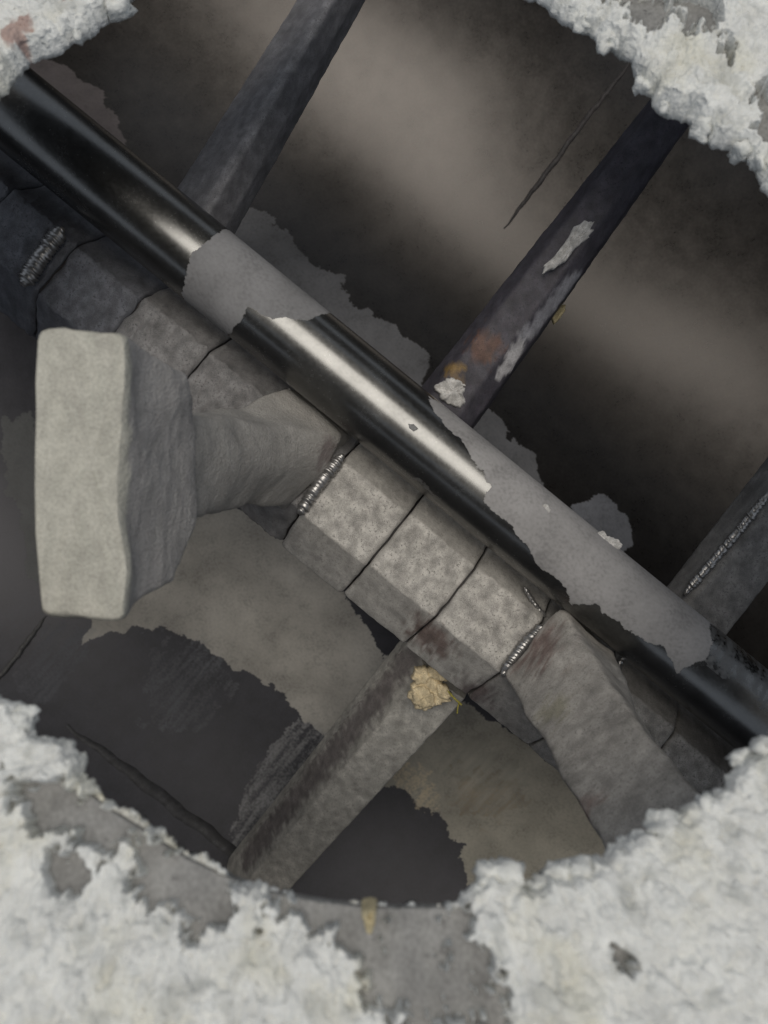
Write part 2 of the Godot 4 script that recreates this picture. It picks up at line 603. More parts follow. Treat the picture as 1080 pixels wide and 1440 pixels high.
# The section of a hub block: eight flat sides, the sloping ones steeper than the rest.
func octagon(r: float, turn: float) -> Array:
	var k := r / 0.0739
	var out := []
	for p in [Vector2(0.0715, 0.0160), Vector2(0.0306, 0.0739), Vector2(-0.0306, 0.0739), Vector2(-0.0715, 0.0160), Vector2(-0.0715, -0.0160), Vector2(-0.0306, -0.0739), Vector2(0.0306, -0.0739), Vector2(0.0715, -0.0160)]:
		out.append((p as Vector2).rotated(turn) * k)
	return out


func t_of(px: float) -> float:
	return (px - 94.0) / 1247.0 * 0.82


func side_arm(parent: Node3D, called: String, origin: Vector3, from: Vector3, to: Vector3, secs: Array, c: Color, spots: Array, r := 0.003) -> MeshInstance3D:
	var dir := (to - from).normalized()
	var across := dir.cross(Vector3.UP).normalized()
	var up := across.cross(dir).normalized()
	var list := []
	for s in secs:
		list.append([from.lerp(to, s[0]), across, up, s[1]])
	return put(called, loft(list, origin, r, 0.004, 0.0008, spotted(c, spots)), M.arm, parent)


func scaled(poly: Array, k: Vector2) -> Array:
	var out := []
	for p in poly:
		out.append(p * k)
	return out


func build_shaft() -> void:
	var o := at_tnd(0, AXIS_N, AXIS_D)
	var shaft := thing("paddle_shaft", o)
	tag(shaft, "grey octagonal mixer shaft of welded hub blocks with radiating paddle arms", "mixer shaft")
	# core
	var core := []
	for t in [-0.949, 0.949]:
		core.append([at_tnd(t, AXIS_N, AXIS_D), V, Vector3.UP, octagon(0.066, 0.0)])
	put("core", loft(core, o, 0.004, 0.05, 0.0, spotted(Color(0.05, 0.045, 0.045), [])), M.arm, shaft)
	# hub blocks, one between each two joints
	var rng := RandomNumberGenerator.new()
	rng.seed = 5
	var blocks := []
	for k in range(-7, 9):
		var t0 := t_of(2.0) + PITCH * k + 0.0011
		var t1 := t0 + PITCH - 0.0022
		if t1 > 0.94 or t0 < -0.94:
			continue
		var r := 0.0739 + rng.randf_range(-0.0012, 0.0012)
		if k < -3:
			r -= 0.004
		var turn := rng.randf_range(-0.03, 0.03)
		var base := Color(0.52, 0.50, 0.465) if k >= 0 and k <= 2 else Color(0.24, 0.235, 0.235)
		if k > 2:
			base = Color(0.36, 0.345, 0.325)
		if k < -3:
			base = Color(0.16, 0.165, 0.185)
		var secs := []
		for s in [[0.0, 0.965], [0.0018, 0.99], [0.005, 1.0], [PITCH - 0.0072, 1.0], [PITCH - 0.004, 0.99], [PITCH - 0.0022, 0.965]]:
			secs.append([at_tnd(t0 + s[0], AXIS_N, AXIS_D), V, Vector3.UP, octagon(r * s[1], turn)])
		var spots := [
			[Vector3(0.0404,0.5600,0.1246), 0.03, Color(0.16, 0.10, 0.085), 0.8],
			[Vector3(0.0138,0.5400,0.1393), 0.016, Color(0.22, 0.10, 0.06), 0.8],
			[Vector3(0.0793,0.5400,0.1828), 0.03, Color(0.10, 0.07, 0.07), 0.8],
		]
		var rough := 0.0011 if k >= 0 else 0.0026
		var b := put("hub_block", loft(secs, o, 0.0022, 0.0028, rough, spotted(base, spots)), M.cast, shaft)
		blocks.append([k, b])
	for b in blocks:
		var k: int = b[0]
		var host: MeshInstance3D = b[1]
		if k == 0:
			put("weld_bead", weld(Vector3(-0.0379,0.5850,-0.0523), Vector3(-0.0778,0.5850,0.0026), 0.0062, o), M.weld, host)
		if k == 2:
			put("weld_bead", weld(Vector3(0.1490,0.5850,0.1033), Vector3(0.1085,0.5850,0.1516), 0.0058, o, 0.006), M.weld, host)
			put("weld_bead", weld(Vector3(0.1310,0.5750,0.0701), Vector3(0.1518,0.5700,0.0985), 0.0024, o, 0.003), M.weld, host)
		if k == -5:
			put("weld_bead", weld(Vector3(-0.2954,0.5850,-0.2601), Vector3(-0.3320,0.5850,-0.2078), 0.0085, o, 0.003), M.weld, host)
		if k == -2:
			put("weld_bead", weld(Vector3(-0.0873,0.5750,-0.1138), Vector3(-0.1168,0.5820,-0.0931), 0.004, o, 0.004), M.weld, host)
		if k == 4:
			put("weld_bead", weld(Vector3(0.2223,0.5750,0.1356), Vector3(0.2096,0.5780,0.1681), 0.003, o, 0.003), M.weld, host)
	# the paddle that stands up towards the port
	var pad := Node3D.new()
	pad.name = "paddle"
	shaft.add_child(pad, true)
	var six := func(w: float, h: float, k: float) -> Array:
		return [Vector2(-w, -h), Vector2(w * k, -h), Vector2(w, -0.35 * h), Vector2(w, 0.0), Vector2(w * k, h), Vector2(-w, h)]
	var X := Vector3(1, 0, 0)
	var Z := Vector3(0, 0, 1)
	var tint := spotted(Color(0.38, 0.365, 0.35), [])
	var cake := func(p: Vector3) -> Color:
		var c: Color = tint.call(p)
		var f := clampf((p.y - (EYE - 0.508) + 0.004 * mid.get_noise_3dv(p) + 0.003 * fine.get_noise_3dv(p)) / 0.003, 0.0, 1.0)
		var g := 1.0 + 0.12 * mid.get_noise_3dv(p * 0.7) + 0.16 * fine.get_noise_3dv(p)
		return c.lerp(Color(0.50 * g, 0.485 * g, 0.42 * g), f)
	var head := [
		[Vector3(-0.1704, EYE - 0.498, -0.0215), X, Z, six.call(0.0236, 0.0790, 0.96)],
		[Vector3(-0.1702, EYE - 0.502, -0.0215), X, Z, six.call(0.0249, 0.0806, 0.96)],
		[Vector3(-0.1690, EYE - 0.515, -0.0215), X, Z, six.call(0.0252, 0.0812, 0.96)],
		[Vector3(-0.1595, EYE - 0.560, -0.0250), X, Z, six.call(0.0262, 0.0705, 0.95)],
		[Vector3(-0.1560, EYE - 0.580, -0.0335), X, Z, six.call(0.0265, 0.0600, 0.93)],
		[Vector3(-0.1522, EYE - 0.600, -0.0325), X, Z, six.call(0.0268, 0.0400, 0.90)],
		[Vector3(-0.1490, EYE - 0.625, -0.0333), X, Z, six.call(0.0225, 0.0310, 0.80)],
	]
	put("blade", loft(head, o, 0.006, 0.003, 0.0011, cake, 0.0038), M.caked, pad).set_meta("label", "blocky blade end caked pale by dried dust")
	var stem := [
		[Vector3(-0.1530, EYE - 0.592, -0.0325), X, Z, six.call(0.0250, 0.0375, 0.88)],
		[Vector3(-0.1490, EYE - 0.622, -0.0333), X, Z, six.call(0.0264, 0.0365, 0.80)],
		[Vector3(-0.1380, EYE - 0.680, -0.0370), X.lerp(U, 0.15).normalized(), Z.lerp(V, 0.15).normalized(), six.call(0.028, 0.0365, 0.55)],
		[Vector3(-0.1120, EYE - 0.760, -0.0460), X.lerp(U, 0.6).normalized(), Z.lerp(V, 0.6).normalized(), six.call(0.032, 0.036, 0.55)],
		[Vector3(-0.0900, EYE - 0.815, -0.0560), U, V, six.call(0.0385, 0.045, 0.8)],
		[Vector3(-0.0860, EYE - 0.860, -0.0580), U, V, six.call(0.0395, 0.052, 0.9)],
	]
	put("arm", loft(stem, o, 0.007, 0.003, 0.0005, spotted(Color(0.39, 0.375, 0.35), [[Vector3(-0.0449,0.6000,-0.0513), 0.02, Color(0.2, 0.15, 0.15), 0.6]]), 0.003), M.caked, pad)
	# the paddle arm that rises under the crust
	var A0 := -V
	var A1 := Vector3(0.85, 0, -0.52)
	var quad := func(w: float, h: float) -> Array:
		return [Vector2(-w, -h), Vector2(w, -h), Vector2(w * 0.96, h), Vector2(-w * 0.9, h)]
	var rise := [
		[Vector3(0.1724,0.5400,0.1476), A0, U, quad.call(0.042, 0.036)],
		[Vector3(0.1585,0.6000,0.1373), A0.lerp(A1, 0.2).normalized(), U, quad.call(0.040, 0.033)],
		[Vector3(0.1640,0.6900,0.1719), A0.lerp(A1, 0.6).normalized(), Vector3(0.68, 0, 0.73), quad.call(0.0355, 0.022)],
		[Vector3(0.1806,0.8150,0.2120), A1, Vector3(0.52, 0, 0.85), quad.call(0.0365, 0.020)],
		[Vector3(0.1869,0.8450,0.2270), A1, Vector3(0.52, 0, 0.85), quad.call(0.0375, 0.020)],
	]
	put("paddle_arm", loft(rise, o, 0.008, 0.003, 0.0007, spotted(Color(0.47, 0.445, 0.41), [
		[Vector3(0.1489,0.6100,0.1330), 0.035, Color(0.22, 0.14, 0.125), 0.75], [Vector3(0.1624,0.6500,0.1534), 0.02, Color(0.42, 0.37, 0.31), 0.8], [Vector3(0.1443,0.6800,0.1674), 0.02, Color(0.36, 0.34, 0.24), 0.6],
		[Vector3(0.1467,0.7800,0.2088), 0.015, Color(0.24, 0.16, 0.14), 0.7]]), 0.003), M.arm, shaft).set_meta("label", "broad brown-grey arm rising under the white crust")
	# side arms
	var ul := [Vector2(-0.042, -0.026), Vector2(0.010, 0.026), Vector2(0.020, 0.027), Vector2(0.033, 0.0), Vector2(0.036, -0.03), Vector2(-0.04, -0.035)]
	var f0 := Vector3(-0.2006,0.5000,-0.2851)
	var f1 := Vector3(-0.0582,0.4700,-0.5429)
	var f2 := f0 + (f1 - f0) * 1.15
	side_arm(shaft, "paddle_arm", o, f0, f2, [[0.0, ul], [1.0, scaled(ul, Vector2(0.80, 0.9))]], Color(0.25, 0.245, 0.255), [[Vector3(-0.1640,0.5300,-0.3628), 0.006, Color(0.4, 0.4, 0.4), 0.9], [Vector3(-0.1655,0.5400,-0.3000), 0.012, Color(0.42, 0.41, 0.40), 0.8, Vector3(-0.0346,0.5000,-0.5269)]]).set_meta("label", "dull grey arm with a light ridge beside the pipe's dark end")
	var ur := [Vector2(-0.036, -0.014), Vector2(-0.022, 0.012), Vector2(0.012, 0.016), Vector2(0.029, 0.002), Vector2(0.033, -0.022), Vector2(-0.03, -0.03)]
	f0 = Vector3(0.0477,0.5250,-0.0807)
	f1 = Vector3(0.2553,0.6000,-0.3561)
	f2 = f0 + (f1 - f0) * 1.1
	side_arm(shaft, "paddle_arm", o, f0, f2, [[0.0, ur], [0.5, scaled(ur, Vector2(0.82, 0.9))], [1.0, scaled(ur, Vector2(0.60, 0.8))]], Color(0.075, 0.07, 0.085), [
		[Vector3(0.0968,0.5500,-0.1568), 0.020, Color(0.17, 0.09, 0.06), 0.75], [Vector3(0.0686,0.5450,-0.1337), 0.012, Color(0.34, 0.22, 0.08), 0.9], [Vector3(0.1690,0.5400,-0.1966), 0.012, Color(0.3, 0.24, 0.12), 0.8],
		[Vector3(0.1108,0.5470,-0.1354), 0.009, Color(0.55, 0.54, 0.55), 1.0, Vector3(0.1339,0.5570,-0.1690)], [Vector3(0.1339,0.5570,-0.1690), 0.010, Color(0.30, 0.30, 0.33), 0.9, Vector3(0.1764,0.5700,-0.2183)]]).set_meta("label", "near-black arm with rust and white splashes")
	var rr := [Vector2(-0.036, -0.02), Vector2(-0.026, 0.012), Vector2(-0.018, 0.016), Vector2(0.0, 0.013), Vector2(0.030, 0.010), Vector2(0.034, -0.028), Vector2(-0.03, -0.034)]
	f0 = Vector3(0.2912,0.5250,0.1263)
	f1 = Vector3(0.3862,0.5400,-0.0034)
	f2 = f0 + (f1 - f0) * 1.6
	var ra := side_arm(shaft, "paddle_arm", o, f0, f2, [[0.0, rr], [1.0, rr]], Color(0.25, 0.245, 0.24), [])
	ra.set_meta("label", "grey arm with a rough weld line along its edge")
	put("weld_bead", weld(Vector3(0.2887,0.5470,0.0793), Vector3(0.3673,0.5580,-0.0203), 0.0045, o, 0.002), M.weld, ra)
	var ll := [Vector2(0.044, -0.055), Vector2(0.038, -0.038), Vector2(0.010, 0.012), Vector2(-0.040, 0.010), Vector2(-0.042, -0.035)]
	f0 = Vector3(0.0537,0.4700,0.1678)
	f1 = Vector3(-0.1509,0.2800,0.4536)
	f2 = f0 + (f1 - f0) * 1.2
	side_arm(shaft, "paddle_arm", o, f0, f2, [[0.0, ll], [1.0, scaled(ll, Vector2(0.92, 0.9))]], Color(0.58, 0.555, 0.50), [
		[Vector3(0.0433,0.5000,0.1480), 0.03, Color(0.15, 0.12, 0.11), 0.8], [Vector3(0.0722,0.5000,0.1949), 0.02, Color(0.14, 0.10, 0.10), 0.8], [Vector3(0.0289,0.4500,0.1501), 0.024, Color(0.24, 0.21, 0.205), 0.85, Vector3(-0.1792,0.2600,0.4406)]]).set_meta("label", "grey arm carrying the cream lump, sloping down to the wall")  # last spot darkens the left face: brownish stain plus shade put into the colour


# ---------------------------------------------------------------- pipe

func build_pipe() -> void:
	var n0 := -0.0715
	var d0 := 0.80
	var r := 0.037
	var o := at_tnd(0, n0, d0)
	var pipe := thing("round_pipe", o)
	tag(pipe, "black round steel pipe coated with grey dust, lying across the hub blocks", "pipe")
	var grey_ := Color(0.27, 0.265, 0.265)
	var zones := [
		[[Vector2(-0.268,-1.54), Vector2(-0.267,-0.67), Vector2(-0.268,-0.09), Vector2(-0.261,0.77), Vector2(-0.261,1.33), Vector2(-0.211,1.00), Vector2(-0.201,0.39), Vector2(-0.201,0.23), Vector2(-0.172,-0.12), Vector2(-0.156,-0.41), Vector2(-0.147,-0.96), Vector2(-0.149,-1.81)], 1.0, Color(0.20, 0.20, 0.205), 0.005],
		[[Vector2(-0.034,-0.86), Vector2(-0.021,-0.66), Vector2(0.009,-0.52), Vector2(0.036,-0.32), Vector2(0.060,-0.15), Vector2(0.059,0.19), Vector2(0.077,0.30), Vector2(0.101,0.37), Vector2(0.121,0.54), Vector2(0.145,0.62), Vector2(0.167,0.63), Vector2(0.178,0.85), Vector2(0.193,0.50), Vector2(0.229,0.41), Vector2(0.260,0.33), Vector2(0.283,0.45), Vector2(0.296,-0.11), Vector2(0.286,-0.90), Vector2(0.294,-1.66), Vector2(0.171,-1.52), Vector2(0.074,-1.54), Vector2(-0.005,-1.52)], 1.0, grey_, 0.006],
		[[Vector2(0.295,-0.11), Vector2(0.287,-1.06), Vector2(0.371,-1.19), Vector2(0.456,-0.45), Vector2(0.372,-0.07)], 0.5, Color(0.2, 0.2, 0.2), 0.02, 1.2],
		[[Vector2(-0.014,0.92), Vector2(0.030,0.80), Vector2(0.017,0.89)], 0.3, grey_, 0.01],
	]
	var t := dusted(2048, 224, Vector2(-0.949, -1.57), Vector2(0.949, 1.57), pipe_angles(zones), Color(0.41, 0.41, 0.405), 0.25, 0.9, Vector2(1.0, r))
	var v := PackedVector3Array()
	var uv := PackedVector2Array()
	var rows := 160
	var m := 64
	for i in rows + 1:
		var tt := lerpf(-0.949, 0.949, float(i) / rows)
		for k in m + 1:
			var an := TAU * k / m - PI / 2.0
			v.append(at_tnd(tt, n0 + r * sin(an), d0 - r * cos(an)))
			uv.append(Vector2(float(i) / rows, (an if an <= PI / 2.0 else PI - an) / PI + 0.5))
	put("tube", mesh_of(v, grid_index(rows + 1, m + 1, false), o, PackedColorArray(), uv), dust_material(t), pipe)


func pipe_angles(zones: Array) -> Array:
	for z in zones:
		for i in z[0].size():
			z[0][i] = Vector2(z[0][i].x, asin(clampf(z[0][i].y, -1.0, 1.0)) * (1.0 if absf(z[0][i].y) <= 1.0 else 1.05))
	return zones


# ---------------------------------------------------------------- crust

func build_crust() -> void:
	var o := PORT
	var edge := sorted_edge([Vector2(2.615,0.2452), Vector2(2.489,0.2356), Vector2(2.428,0.2296), Vector2(2.361,0.2298), Vector2(2.269,0.2219), Vector2(2.228,0.2288), Vector2(2.164,0.2294), Vector2(2.067,0.2305), Vector2(1.943,0.2323), Vector2(1.843,0.2355), Vector2(1.752,0.2376), Vector2(1.692,0.2401), Vector2(1.594,0.2399), Vector2(1.510,0.2413), Vector2(1.426,0.2421), Vector2(1.388,0.2392), Vector2(1.365,0.2381), Vector2(1.315,0.2334), Vector2(1.276,0.2380), Vector2(1.248,0.2441), Vector2(1.161,0.2427), Vector2(1.066,0.2435), Vector2(0.955,0.2476), Vector2(0.856,0.2519), Vector2(0.765,0.2554), Vector2(0.690,0.2594), Vector2(0.522,0.2654), Vector2(0.356,0.2680), Vector2(0.125,0.2710), Vector2(-0.158,0.2818), Vector2(-0.400,0.2916), Vector2(-0.600,0.3014), Vector2(-0.669,0.3064), Vector2(-0.727,0.3093), Vector2(-0.761,0.3010), Vector2(-0.816,0.3037), Vector2(-0.877,0.3024), Vector2(-0.919,0.3010), Vector2(-0.966,0.3121), Vector2(-1.015,0.3261), Vector2(-1.076,0.3270), Vector2(-1.169,0.3381), Vector2(-1.234,0.3444), Vector2(-1.326,0.3534), Vector2(-1.522,0.3628), Vector2(-1.735,0.3740), Vector2(-1.933,0.3771), Vector2(-2.064,0.3639), Vector2(-2.108,0.3550), Vector2(-2.145,0.3516), Vector2(-2.201,0.3547), Vector2(-2.262,0.3548), Vector2(-2.340,0.3475), Vector2(-2.472,0.3355), Vector2(-2.719,0.3075), Vector2(-3.029,0.2739), Vector2(2.926,0.2534)])
	# bare places: centre, half sizes, turn
	var bare := []
	for b in [[Vector2(-0.1377,0.1995), 0.036, 0.011, 0.35], [Vector2(-0.0891,0.2236), 0.026, 0.013, 0.6], [Vector2(-0.1402,0.2236), 0.010, 0.009, 0.0], [Vector2(-0.0760,0.2424), 0.012, 0.008, 0.0], [Vector2(-0.0156,0.2393), 0.030, 0.010, 0.1], [Vector2(0.0214,0.2469), 0.030, 0.018, 0.2], [Vector2(0.0277,0.2724), 0.028, 0.022, 0.1], [Vector2(-0.0020,0.2560), 0.014, 0.008, 0.6],
			[Vector2(0.1823,-0.3099), 0.022, 0.020, 0.3], [Vector2(0.2138,-0.3050), 0.012, 0.018, 0.0], [Vector2(0.2479,-0.2194), 0.010, 0.018, 0.0], [Vector2(0.2302,-0.2716), 0.005, 0.014, -0.2], [Vector2(0.1199,0.2605), 0.010, 0.005, 0.2]]:
		bare.append(b)
	var rust := [[Vector2(-0.2299,-0.2836), 0.010, 0.016], [Vector2(-0.2041,-0.3269), 0.014, 0.01]]
	var cell := FastNoiseLite.new()
	cell.noise_type = FastNoiseLite.TYPE_CELLULAR
	cell.cellular_return_type = FastNoiseLite.RETURN_DISTANCE
	cell.cellular_distance_function = FastNoiseLite.DISTANCE_EUCLIDEAN
	cell.frequency = 45.0
	cell.fractal_type = FastNoiseLite.FRACTAL_FBM
	cell.fractal_octaves = 3
	cell.fractal_gain = 0.45
	cell.seed = 21
	var na := 2200
	var nr := 200
	# finer steps where the rim is in view
	var angles := PackedFloat32Array()
	var weight := PackedFloat32Array()
	var total := 0.0
	for k in 720:
		var deg := k * 0.5
		total += 3.0 if (deg > 20.0 and deg < 160.0) or (deg > 212.0 and deg < 250.0) or (deg > 280.0 and deg < 336.0) else 1.0
		weight.append(total)
	var w_at := 0
	for k in na:
		var goal := total * k / na
		while weight[w_at] <= goal:
			w_at += 1
		var before := 0.0 if w_at == 0 else weight[w_at - 1]
		angles.append(deg_to_rad((w_at + (goal - before) / (weight[w_at] - before)) * 0.5))
	var v := PackedVector3Array()
	var cols := PackedColorArray()
	var rad := PackedFloat32Array()
	rad.resize(na)
	for k in na:
		var an := angles[k]
		var q := Vector2(cos(an), sin(an)) * 0.27
		var rr := ring_radius(edge, an)
		var jag := 0.0045 * warp.get_noise_2d(q.x * 1.5, q.y * 1.5) + 0.003 * mid.get_noise_2d(q.x * 1.6, q.y * 1.6) + 0.0012 * fine.get_noise_2d(q.x, q.y)
		rad[k] = rr + jag
	for j in nr:
		var f := float(j) / (nr - 1)
		for k in na:
			var an := angles[k]
			var dist := -0.002 + 0.235 * pow(f, 1.15)
			var lip := 0.0
			if j < 6:
				# the lip: turns down and back under the edge
				dist = [0.012, 0.004, 0.0, -0.0012, -0.0012, 0.0][j]
				lip = [-0.010, -0.011, -0.009, -0.006, -0.003, -0.0008][j]
			else:
				dist = 0.0012 + (0.474 - rad[k]) * pow(float(j - 6) / (nr - 7), 1.15)
			var r := rad[k] + dist
			var x := cos(an) * r
			var y := sin(an) * r
			var big := cell.get_noise_2d(x * 0.62, y * 0.62)
			var h := 0.0070 - 0.0100 * (big + 0.6) + 0.004 * warp.get_noise_2d(x * 0.8, y * 0.8) + 0.0050 * mid.get_noise_2d(x * 1.1, y * 1.1) + 0.0016 * fine.get_noise_2d(x * 0.9, y * 0.9)
			h += 0.004
			# bare places
			var keep := 1.0
			var wx := x + 0.011 * warp.get_noise_2d(x * 0.9 + 3.0, y * 0.9) + 0.005 * mid.get_noise_2d(x, y) + 0.0015 * fine.get_noise_2d(x, y)
			var wy := y + 0.011 * warp.get_noise_2d(x * 0.9, y * 0.9 + 3.0) + 0.005 * mid.get_noise_2d(x + 1.0, y) + 0.0015 * fine.get_noise_2d(x + 1.0, y)
			var rag := 0.55 * mid.get_noise_2d(x * 0.9 + 2.0, y * 0.9) + 0.35 * fine.get_noise_2d(x * 0.7, y * 0.7 + 2.0)
			for b in bare:
				var dx: float = wx - b[0].x
				var dy: float = wy - b[0].y
				if absf(dx) > 0.06 or absf(dy) > 0.06:
					continue
				var cs := cos(b[3])
				var sn := sin(b[3])
				var e := Vector2((dx * cs + dy * sn) / b[1], (-dx * sn + dy * cs) / b[2]).length() + rag
				keep = minf(keep, clampf((e - 0.95) / 0.14, 0.0, 1.0))
			h = lerpf(-0.0045, maxf(h, 0.0012), sqrt(keep))
			if j < 6:
				h = minf(h, 0.002) + lip * (0.35 + 0.65 * keep) + 0.0022 * mid.get_noise_3d(x * 1.5, y * 1.5, j * 0.01)
				if keep < 0.5 and j < 4:
					h = -0.006
					r += 0.004 * (1.0 - keep)
					x = cos(an) * r
					y = sin(an) * r
			else:
				h *= minf(1.0, 0.35 + dist / 0.006)
			var p := rim_point(x, y, h)
			if j >= 3:
				p += Vector3(cos(an), 0, sin(an)) * 0.0018 * mid.get_noise_3d(x * 1.7, y * 1.7, h * 3.0)
			v.append(p)
			var g := 0.62 + 0.08 * warp.get_noise_2d(x * 1.1, y * 1.1) + 0.07 * mid.get_noise_2d(x, y) + 0.05 * fine.get_noise_2d(x, y)
			var c := Color(g * 0.985, g, g * 0.97)
			var st := clampf(warp.get_noise_2d(x * 0.5 + 2.0, y * 0.5) * 2.6 - 0.35, 0.0, 1.0)
			c = c.lerp(Color(0.54, 0.52, 0.40), st * 0.4)
			var dirt := clampf(mid.get_noise_2d(x * 0.6 + 8.0, y * 0.6) * 3.0 - 0.6, 0.0, 1.0)
			c = c.lerp(Color(0.36, 0.37, 0.35), dirt * 0.55)
			for s in rust:
				var e := Vector2((wx - s[0].x) / s[1], (wy - s[0].y) / s[2]).length()
				c = c.lerp(Color(0.33, 0.22, 0.19), clampf((1.1 - e) * 4.0, 0.0, 1.0) * 0.85)
			cols.append(c)
	# knobs and drips that hang over the edge
	var idx := grid_index(nr, na, true)
	var rng := RandomNumberGenerator.new()
	rng.seed = 9
	var knobs := []
	for e in [Vector2(1.317,0.2346), Vector2(1.355,0.2395), Vector2(1.286,0.2399), Vector2(1.382,0.2407), Vector2(-0.799,0.3007), Vector2(-0.889,0.3038), Vector2(-1.073,0.3248), Vector2(-0.710,0.3068), Vector2(-0.959,0.3080), Vector2(-0.662,0.3056), Vector2(0.742,0.2565), Vector2(0.702,0.2589), Vector2(1.178,0.2431), Vector2(0.955,0.2476), Vector2(-2.070,0.3645), Vector2(1.566,0.2408), Vector2(2.264,0.2255), Vector2(2.419,0.2297)]:
		knobs.append([e.x, 0.0, rng.randf_range(0.0045, 0.008)])
	for i in 60:
		knobs.append([rng.randf() * TAU, rng.randf_range(0.0, 0.006), rng.randf_range(0.002, 0.0055)])
	for kn in knobs:
		var r: float = rad[mini(angles.bsearch(fposmod(kn[0], TAU)), na - 1)] + kn[1]
		var skip := false
		for b in bare:
			if Vector2(cos(kn[0]) * r, sin(kn[0]) * r).distance_to(b[0]) < b[1] * 1.15:
				skip = true
		if skip:
			continue
		var c := rim_point(cos(kn[0]) * r, sin(kn[0]) * r, rng.randf_range(-0.004, 0.003))
		var s := v.size()
		var rows := 9
		var m := 14
		var stretch := Vector3(rng.randf_range(0.8, 1.3), rng.randf_range(0.8, 1.5), rng.randf_range(0.8, 1.3))
		for i in rows:
			for k in m:
				var th := PI * i / (rows - 1)
				var dv := Vector3(sin(th) * cos(TAU * k / m), cos(th), sin(th) * sin(TAU * k / m))
				var p: Vector3 = c + dv * stretch * kn[2]
				p += dv * kn[2] * (0.9 * mid.get_noise_3dv(p * 2.0) + 0.5 * fine.get_noise_3dv(p * 0.8))
				v.append(p)
				var g := 0.63 + 0.07 * fine.get_noise_3dv(p) + 0.1 * mid.get_noise_3dv(p)
				cols.append(Color(g * 0.985, g, g * 0.96))
		for i in grid_index(rows, m, true):
			idx.append(s + i)
	var mi := put("white_crust", mesh_of(v, idx, o, cols, PackedVector2Array(), Vector3.UP), M.crust, self)
	mi.position = o
	tag(mi, "thick lumpy white lime crust caked around the rim of the round port", "crust")


# ---------------------------------------------------------------- flakes

# A thin irregular cake of dried matter. a and b span its plane.
func flake(pts: Array, high: float, c: Color, origin: Vector3, up := Vector3.UP, jag := 1.0) -> ArrayMesh:
	var mid_p := Vector3.ZERO
	for p in pts:
		mid_p += p
	mid_p /= pts.size()
	var v := PackedVector3Array()
	var cols := PackedColorArray()
	var m := 72
	var rings := [[1.0, -0.0035], [1.0, 0.25], [0.93, 0.75], [0.8, 1.0], [0.6, 1.0], [0.4, 1.05], [0.2, 1.0], [0.0, 1.0]]
	for rg in rings:
		for k in m:
			var f := float(k) / m * pts.size()
			var j := int(f) % pts.size()
			var e: Vector3 = (pts[j] as Vector3).lerp(pts[(j + 1) % pts.size()], f - int(f))
			e = mid_p + (e - mid_p) * (1.0 + 0.16 * mid.get_noise_3dv(e * 2.2) + 0.10 * fine.get_noise_3dv(e * 1.3))
			var p: Vector3 = mid_p.lerp(e, rg[0])
			var h: float = rg[1] if rg[1] < 0.0 else high * rg[1] * (1.0 + 0.8 * jag * mid.get_noise_3dv(p * 2.5) + 0.5 * jag * fine.get_noise_3dv(p))
			v.append(p + up * h)
			var g := 1.0 + 0.2 * mid.get_noise_3dv(p * 1.5) + 0.2 * fine.get_noise_3dv(p)
			cols.append(Color(c.r * g, c.g * g, c.b * g))
	return mesh_of(v, grid_index(rings.size(), m, true), origin, cols, PackedVector2Array(), up)


func single_flake(called: String, pts: Array, high: float, c: Color, label: String, category: String, group := "", up := Vector3.UP) -> void:
	var o: Vector3 = pts[0]
	var f := put(called, flake(pts, high, c, o, up), M.flake, self)
	f.position = o
	tag(f, label, category, group)


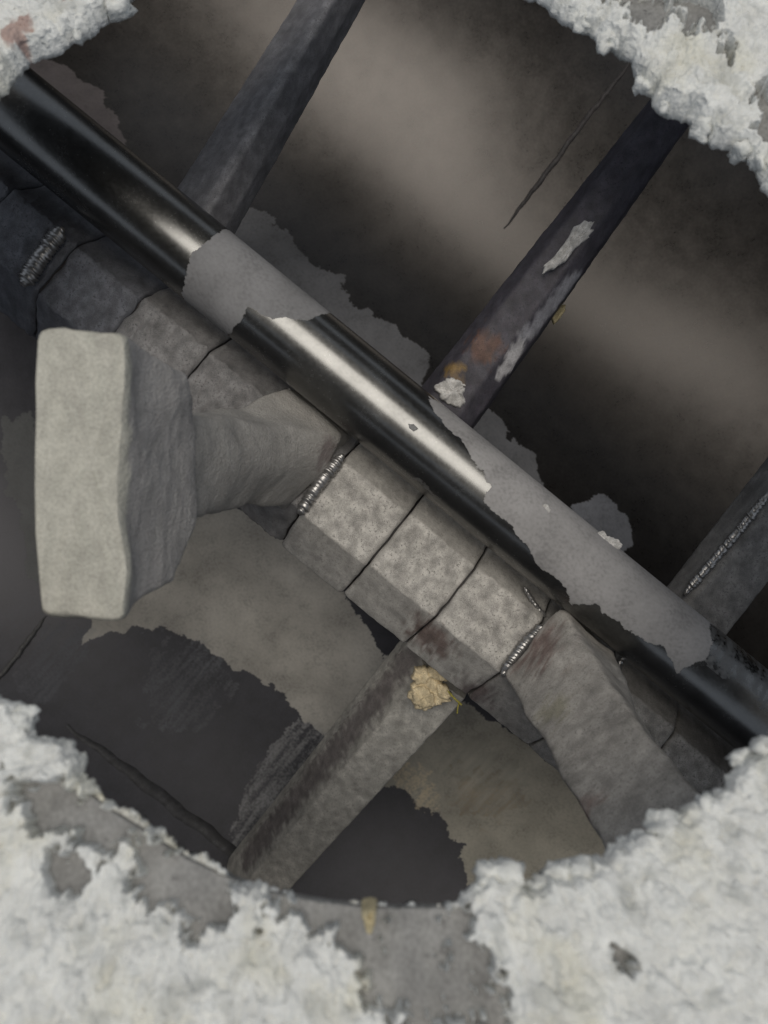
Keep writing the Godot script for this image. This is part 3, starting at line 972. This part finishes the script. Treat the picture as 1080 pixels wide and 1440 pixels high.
func build_flakes() -> void:
	# the cream lump on the sloping arm
	var o := Vector3(0.0472,0.4950,0.1778)
	var cake := thing("cream_lump", o)
	tag(cake, "flaky cream-yellow lump with a thin green stalk stuck on a grey arm", "dried lump")
	var cream := Color(0.86, 0.72, 0.47)
	for a in [[[Vector3(0.0264,0.4850,0.1776), Vector3(0.0367,0.4850,0.1673), Vector3(0.0528,0.4850,0.1688), Vector3(0.0660,0.4850,0.1820), Vector3(0.0690,0.4850,0.1944), Vector3(0.0572,0.4850,0.1981), Vector3(0.0440,0.4850,0.2055), Vector3(0.0323,0.4850,0.2025), Vector3(0.0249,0.4850,0.1908)], 0.010, Vector3(0.0477,0.4850,0.1871)], [[Vector3(0.0440,0.4850,0.1614), Vector3(0.0528,0.4850,0.1548), Vector3(0.0660,0.4850,0.1585), Vector3(0.0712,0.4850,0.1673), Vector3(0.0660,0.4850,0.1746), Vector3(0.0528,0.4850,0.1732), Vector3(0.0455,0.4850,0.1688)], 0.014, Vector3.ZERO], [[Vector3(0.0316,0.4850,0.1600), Vector3(0.0426,0.4850,0.1578), Vector3(0.0484,0.4850,0.1688), Vector3(0.0440,0.4850,0.1776), Vector3(0.0330,0.4850,0.1776), Vector3(0.0279,0.4850,0.1702)], 0.013, Vector3.ZERO],
			[[Vector3(0.0279,0.4850,0.1805), Vector3(0.0411,0.4850,0.1761), Vector3(0.0514,0.4850,0.1849), Vector3(0.0528,0.4850,0.1981), Vector3(0.0411,0.4850,0.2025), Vector3(0.0294,0.4850,0.1966)], 0.017, Vector3.ZERO], [[Vector3(0.0528,0.4850,0.1746), Vector3(0.0646,0.4850,0.1776), Vector3(0.0704,0.4850,0.1878), Vector3(0.0660,0.4850,0.1937), Vector3(0.0543,0.4850,0.1893)], 0.015, Vector3.ZERO]]:
		var pts := []
		for p: Vector3 in a[0]:
			# carried from the placing depth to the arm's own slope
			pts.append(p * 1.0)
		put("cake_layer", flake(pts, a[1] * 0.6, cream, o, Vector3.UP, 0.35), M.flake, cake)
	put("stalk", weld(Vector3(0.0645,0.5070,0.1805), Vector3(0.0788,0.5070,0.1948), 0.0011, o, 0.001), M.stalk, cake)
	put("stalk", weld(Vector3(0.0760,0.5060,0.1907), Vector3(0.0741,0.5030,0.2043), 0.0008, o, 0.001), M.stalk, cake)
	var white := Color(0.62, 0.61, 0.59)
	single_flake("white_splash", [Vector3(0.0479,0.5470,-0.1197), Vector3(0.0561,0.5470,-0.1259), Vector3(0.0650,0.5470,-0.1300), Vector3(0.0725,0.5470,-0.1272), Vector3(0.0793,0.5470,-0.1197), Vector3(0.0766,0.5470,-0.1122), Vector3(0.0787,0.5470,-0.1053), Vector3(0.0718,0.5470,-0.0999), Vector3(0.0616,0.5470,-0.1040), Vector3(0.0534,0.5470,-0.1108)], 0.004, white, "ragged white splash at the root of the near-black arm beside the pipe", "splash", "white splashes in the mixer")
	single_flake("white_splash", [Vector3(0.1467,0.5870,-0.2191), Vector3(0.1460,0.5870,-0.2256), Vector3(0.1539,0.5870,-0.2321), Vector3(0.1623,0.5870,-0.2425), Vector3(0.1708,0.5870,-0.2543), Vector3(0.1734,0.5870,-0.2621), Vector3(0.1852,0.5870,-0.2673), Vector3(0.1943,0.5870,-0.2680), Vector3(0.1936,0.5870,-0.2595), Vector3(0.1852,0.5870,-0.2497), Vector3(0.1747,0.5870,-0.2412), Vector3(0.1682,0.5870,-0.2321), Vector3(0.1584,0.5870,-0.2243)], 0.0025, white, "long white splash halfway along the near-black arm", "splash", "white splashes in the mixer")
	single_flake("white_splash", [Vector3(0.1371,0.6300,-0.0062), Vector3(0.1420,0.6300,-0.0056), Vector3(0.1445,0.6300,-0.0012), Vector3(0.1408,0.6300,0.0037), Vector3(0.1383,0.6300,0.0074), Vector3(0.1358,0.6300,0.0012)], 0.002, white, "tiny white splash on the dusty pipe", "splash", "white splashes in the mixer", (Vector3.UP * 0.82 - V * 0.57).normalized())
	single_flake("white_splash", [Vector3(0.1876,0.6150,0.0201), Vector3(0.1907,0.6150,0.0176), Vector3(0.1964,0.6150,0.0227), Vector3(0.2065,0.6150,0.0252), Vector3(0.2103,0.6150,0.0302), Vector3(0.2027,0.6150,0.0353), Vector3(0.1926,0.6150,0.0365), Vector3(0.1889,0.6150,0.0302)], 0.003, white, "jagged white splash at the edge of the dusty pipe", "splash", "white splashes in the mixer", (Vector3.UP * 0.45 - V * 0.9).normalized())
	single_flake("dust_chip", [Vector3(0.0208,0.6365,-0.0759), Vector3(0.0257,0.6365,-0.0759), Vector3(0.0294,0.6365,-0.0716), Vector3(0.0257,0.6365,-0.0692), Vector3(0.0214,0.6365,-0.0722)], 0.0012, Color(0.25, 0.25, 0.25), "small grey chip on the pipe's bright highlight", "chip")
	single_flake("dust_chip", [Vector3(0.1631,0.5380,-0.1880), Vector3(0.1652,0.5380,-0.1963), Vector3(0.1728,0.5380,-0.2018), Vector3(0.1770,0.5380,-0.2018), Vector3(0.1756,0.5380,-0.1949), Vector3(0.1700,0.5380,-0.1866), Vector3(0.1659,0.5380,-0.1832)], 0.003, Color(0.40, 0.34, 0.2), "yellowish chip clinging to the side of the near-black arm", "chip")
	single_flake("yellow_crumb", [Vector3(-0.0104,0.9799,0.1860), Vector3(-0.0068,0.9791,0.1836), Vector3(-0.0034,0.9797,0.1854), Vector3(-0.0037,0.9814,0.1907), Vector3(-0.0054,0.9826,0.1941), Vector3(-0.0087,0.9826,0.1941), Vector3(-0.0097,0.9812,0.1901)], 0.010, Color(0.6, 0.52, 0.33), "yellowish crumb standing on the bare rim edge", "crumb")
